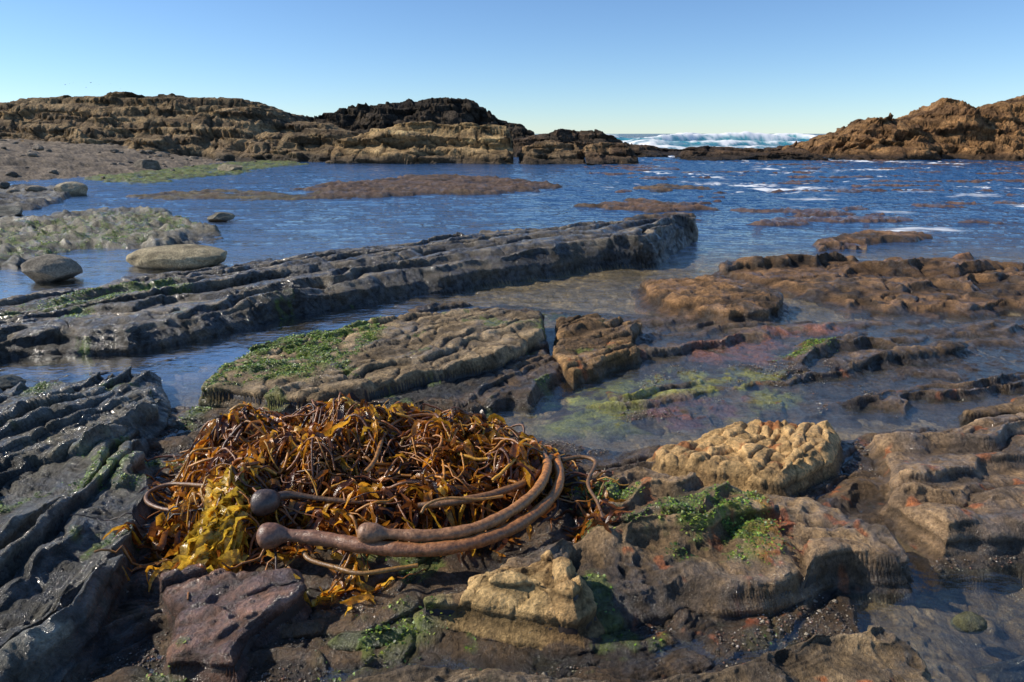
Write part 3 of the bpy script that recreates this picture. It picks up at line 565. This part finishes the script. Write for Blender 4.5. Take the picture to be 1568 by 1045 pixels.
stipe([(330,700,.26),(345,650,.3),(400,635,.3),(440,655,.32),(430,700,.3)],[(0,.009),(1,.009)],50,(.34,.15,.03),(.3,.12,.03),"loose_stipe",10,dz=-.06)
# ------------------------------------------------------------------ algae tufts on rock
q=[rng.uniform([-4,1.5],[1.2,5.5],(60000,2)),rng.uniform([-7,5.5],[1.2,12],(30000,2))]
for P,_t in ALG:
    A_=np.array(P); ar=np.prod(A_.max(0)-A_.min(0)); far=A_[:,1].mean(); k=int(min(50000,ar*(24000 if far<6 else 5000)))
    if far>20: continue
    q.append(rng.uniform(A_.min(0)-.1,A_.max(0)+.1,(k,2)))
q=np.concatenate(q); z,_,_,ag=terrain(q[:,0],q[:,1]); k=(rng.uniform(0,1,len(q))<ag**1.4)&(z>-.02)&(sdpoly(KP,q[:,0],q[:,1])<0); q=q[k];z=z[k]
n=len(q); sz=rng.uniform(.005,.014,n)*(1+.12*np.clip(q[:,1]-4,0,6)); an=rng.uniform(0,6.28,n); tl=rng.uniform(.1,.8,n)
d=np.stack([np.cos(an)*np.cos(tl),np.sin(an)*np.cos(tl),np.sin(tl)],1); sd=np.stack([-np.sin(an),np.cos(an),rng.uniform(-.4,.4,n)],1)
b=np.stack([q[:,0],q[:,1],z-.001],1); s=sz[:,None]
V=np.stack([b-sd*s*.25,b+d*s*.6-sd*s*.45,b+d*s*1.1+sd*s*.1,b+d*s*.5+sd*s*.5],1).reshape(-1,3); F=np.arange(4*n).reshape(-1,4)
base=np.array([[.18,.32,.03],[.10,.19,.025],[.32,.39,.05],[.05,.08,.025]])[rng.integers(0,4,n)]
mkmesh("green_algae",V,F,M_alga,{"Col":('FLOAT_COLOR',np.repeat(base,4,0))},smooth=False)
# ------------------------------------------------------------------ shell grit and pebbles in the crevices
a=np.stack([rng.uniform(-2.6,2.6,90000),rng.uniform(1.4,5.2,90000)],1); z,_,_,_=terrain(a[:,0],a[:,1])
pn=fbm(a[:,0]*2.3,a[:,1]*2.3,2,123); k=(z>-.01)&(z<.02)&(pn>.1)&(sdpoly(KP,a[:,0],a[:,1])<0); a=a[k];z=z[k]; n=min(len(a),7000); a=a[:n];z=z[:n]
oc=np.array([[1,0,0],[-1,0,0],[0,1,0],[0,-1,0],[0,0,1],[0,0,-1]],float); of=np.array([[0,2,4],[2,1,4],[1,3,4],[3,0,4],[2,0,5],[1,2,5],[3,1,5],[0,3,5]])
sz=rng.uniform(.002,.007,n)*np.where(rng.uniform(0,1,n)<.06,2,1); V=(oc[None]*rng.uniform(.6,1.2,(n,6,1)))*sz[:,None,None]*np.array([1,1,.7]); V+=np.stack([a[:,0],a[:,1],z+sz*.3],1)[:,None]
F=(of[None]+(np.arange(n)*6)[:,None,None]).reshape(-1,3); base=np.array([[.4,.35,.27],[.2,.16,.13],[.09,.08,.07],[.3,.17,.12],[.55,.5,.44]])[rng.choice(5,n,p=[.2,.3,.25,.15,.1])]
mkmesh("shell_gravel",V.reshape(-1,3),F,M_boulder,{"Col":('FLOAT_COLOR',np.repeat(base,6,0)),"wet":('FLOAT',np.full(n*6,.5))},smooth=True)
# ------------------------------------------------------------------ birds
V=[];F=[]
for i in range(9):
    x,z=elev(rng.uniform(80,180),rng.uniform(122,138),110); y=110+rng.uniform(-5,5); w=rng.uniform(.16,.26); o=len(V); a_=rng.uniform(-1,1)
    c_,s_=math.cos(a_),math.sin(a_); f=rng.uniform(.1,.6)
    for lx,ly,lz in ((0,.12,0),(0,-.12,0),(.5*w,.06,f*w*.6),(w,-.05,f*w*.5),(.5*w,-.05,f*w*.55),(-.5*w,.06,f*w*.6),(-w,-.05,f*w*.5),(-.5*w,-.05,f*w*.55)): V.append((x+lx*c_-ly*s_,y+lx*s_+ly*c_,z+lz))
    F+=[(o,o+2,o+4,o+1),(o,o+1,o+7,o+5)]
mkmesh("bird_flock",np.array(V),np.array(F),M_core,{"Col":('FLOAT_COLOR',np.full((len(V),3),.16))})
# ------------------------------------------------------------------ light
AZ=math.radians(-84); EL=math.radians(37)
S=Vector((math.sin(AZ)*math.cos(EL),math.cos(AZ)*math.cos(EL),math.sin(EL)))
sun=bpy.data.lights.new("sun",'SUN'); sun.energy=5.0; sun.angle=math.radians(.53); sun.color=(1,.91,.78)
so=bpy.data.objects.new("sun",sun); scene.collection.objects.link(so); so.rotation_euler=S.to_track_quat('Z','Y').to_euler()
w=bpy.data.worlds.new("World"); scene.world=w; w.use_nodes=True; nt=w.node_tree
bg=nt.nodes["Background"]; sk=nt.nodes.new("ShaderNodeTexSky"); sk.sky_type='NISHITA'; sk.sun_disc=False; sk.sun_elevation=EL; sk.sun_rotation=AZ
sk.air_density=.85; sk.dust_density=.0; sk.ozone_density=3.5; sk.altitude=100
tint=nt.nodes.new("ShaderNodeMix"); tint.data_type='RGBA'; tint.blend_type='MULTIPLY'; tint.inputs[0].default_value=1; tint.inputs[7].default_value=(.82,.96,1.10,1)
nt.links.new(sk.outputs[0],tint.inputs[6]); nt.links.new(tint.outputs[2],bg.inputs[0]); bg.inputs[1].default_value=.13
scene.view_settings.view_transform='Standard'; scene.view_settings.look='None'; scene.view_settings.exposure=0
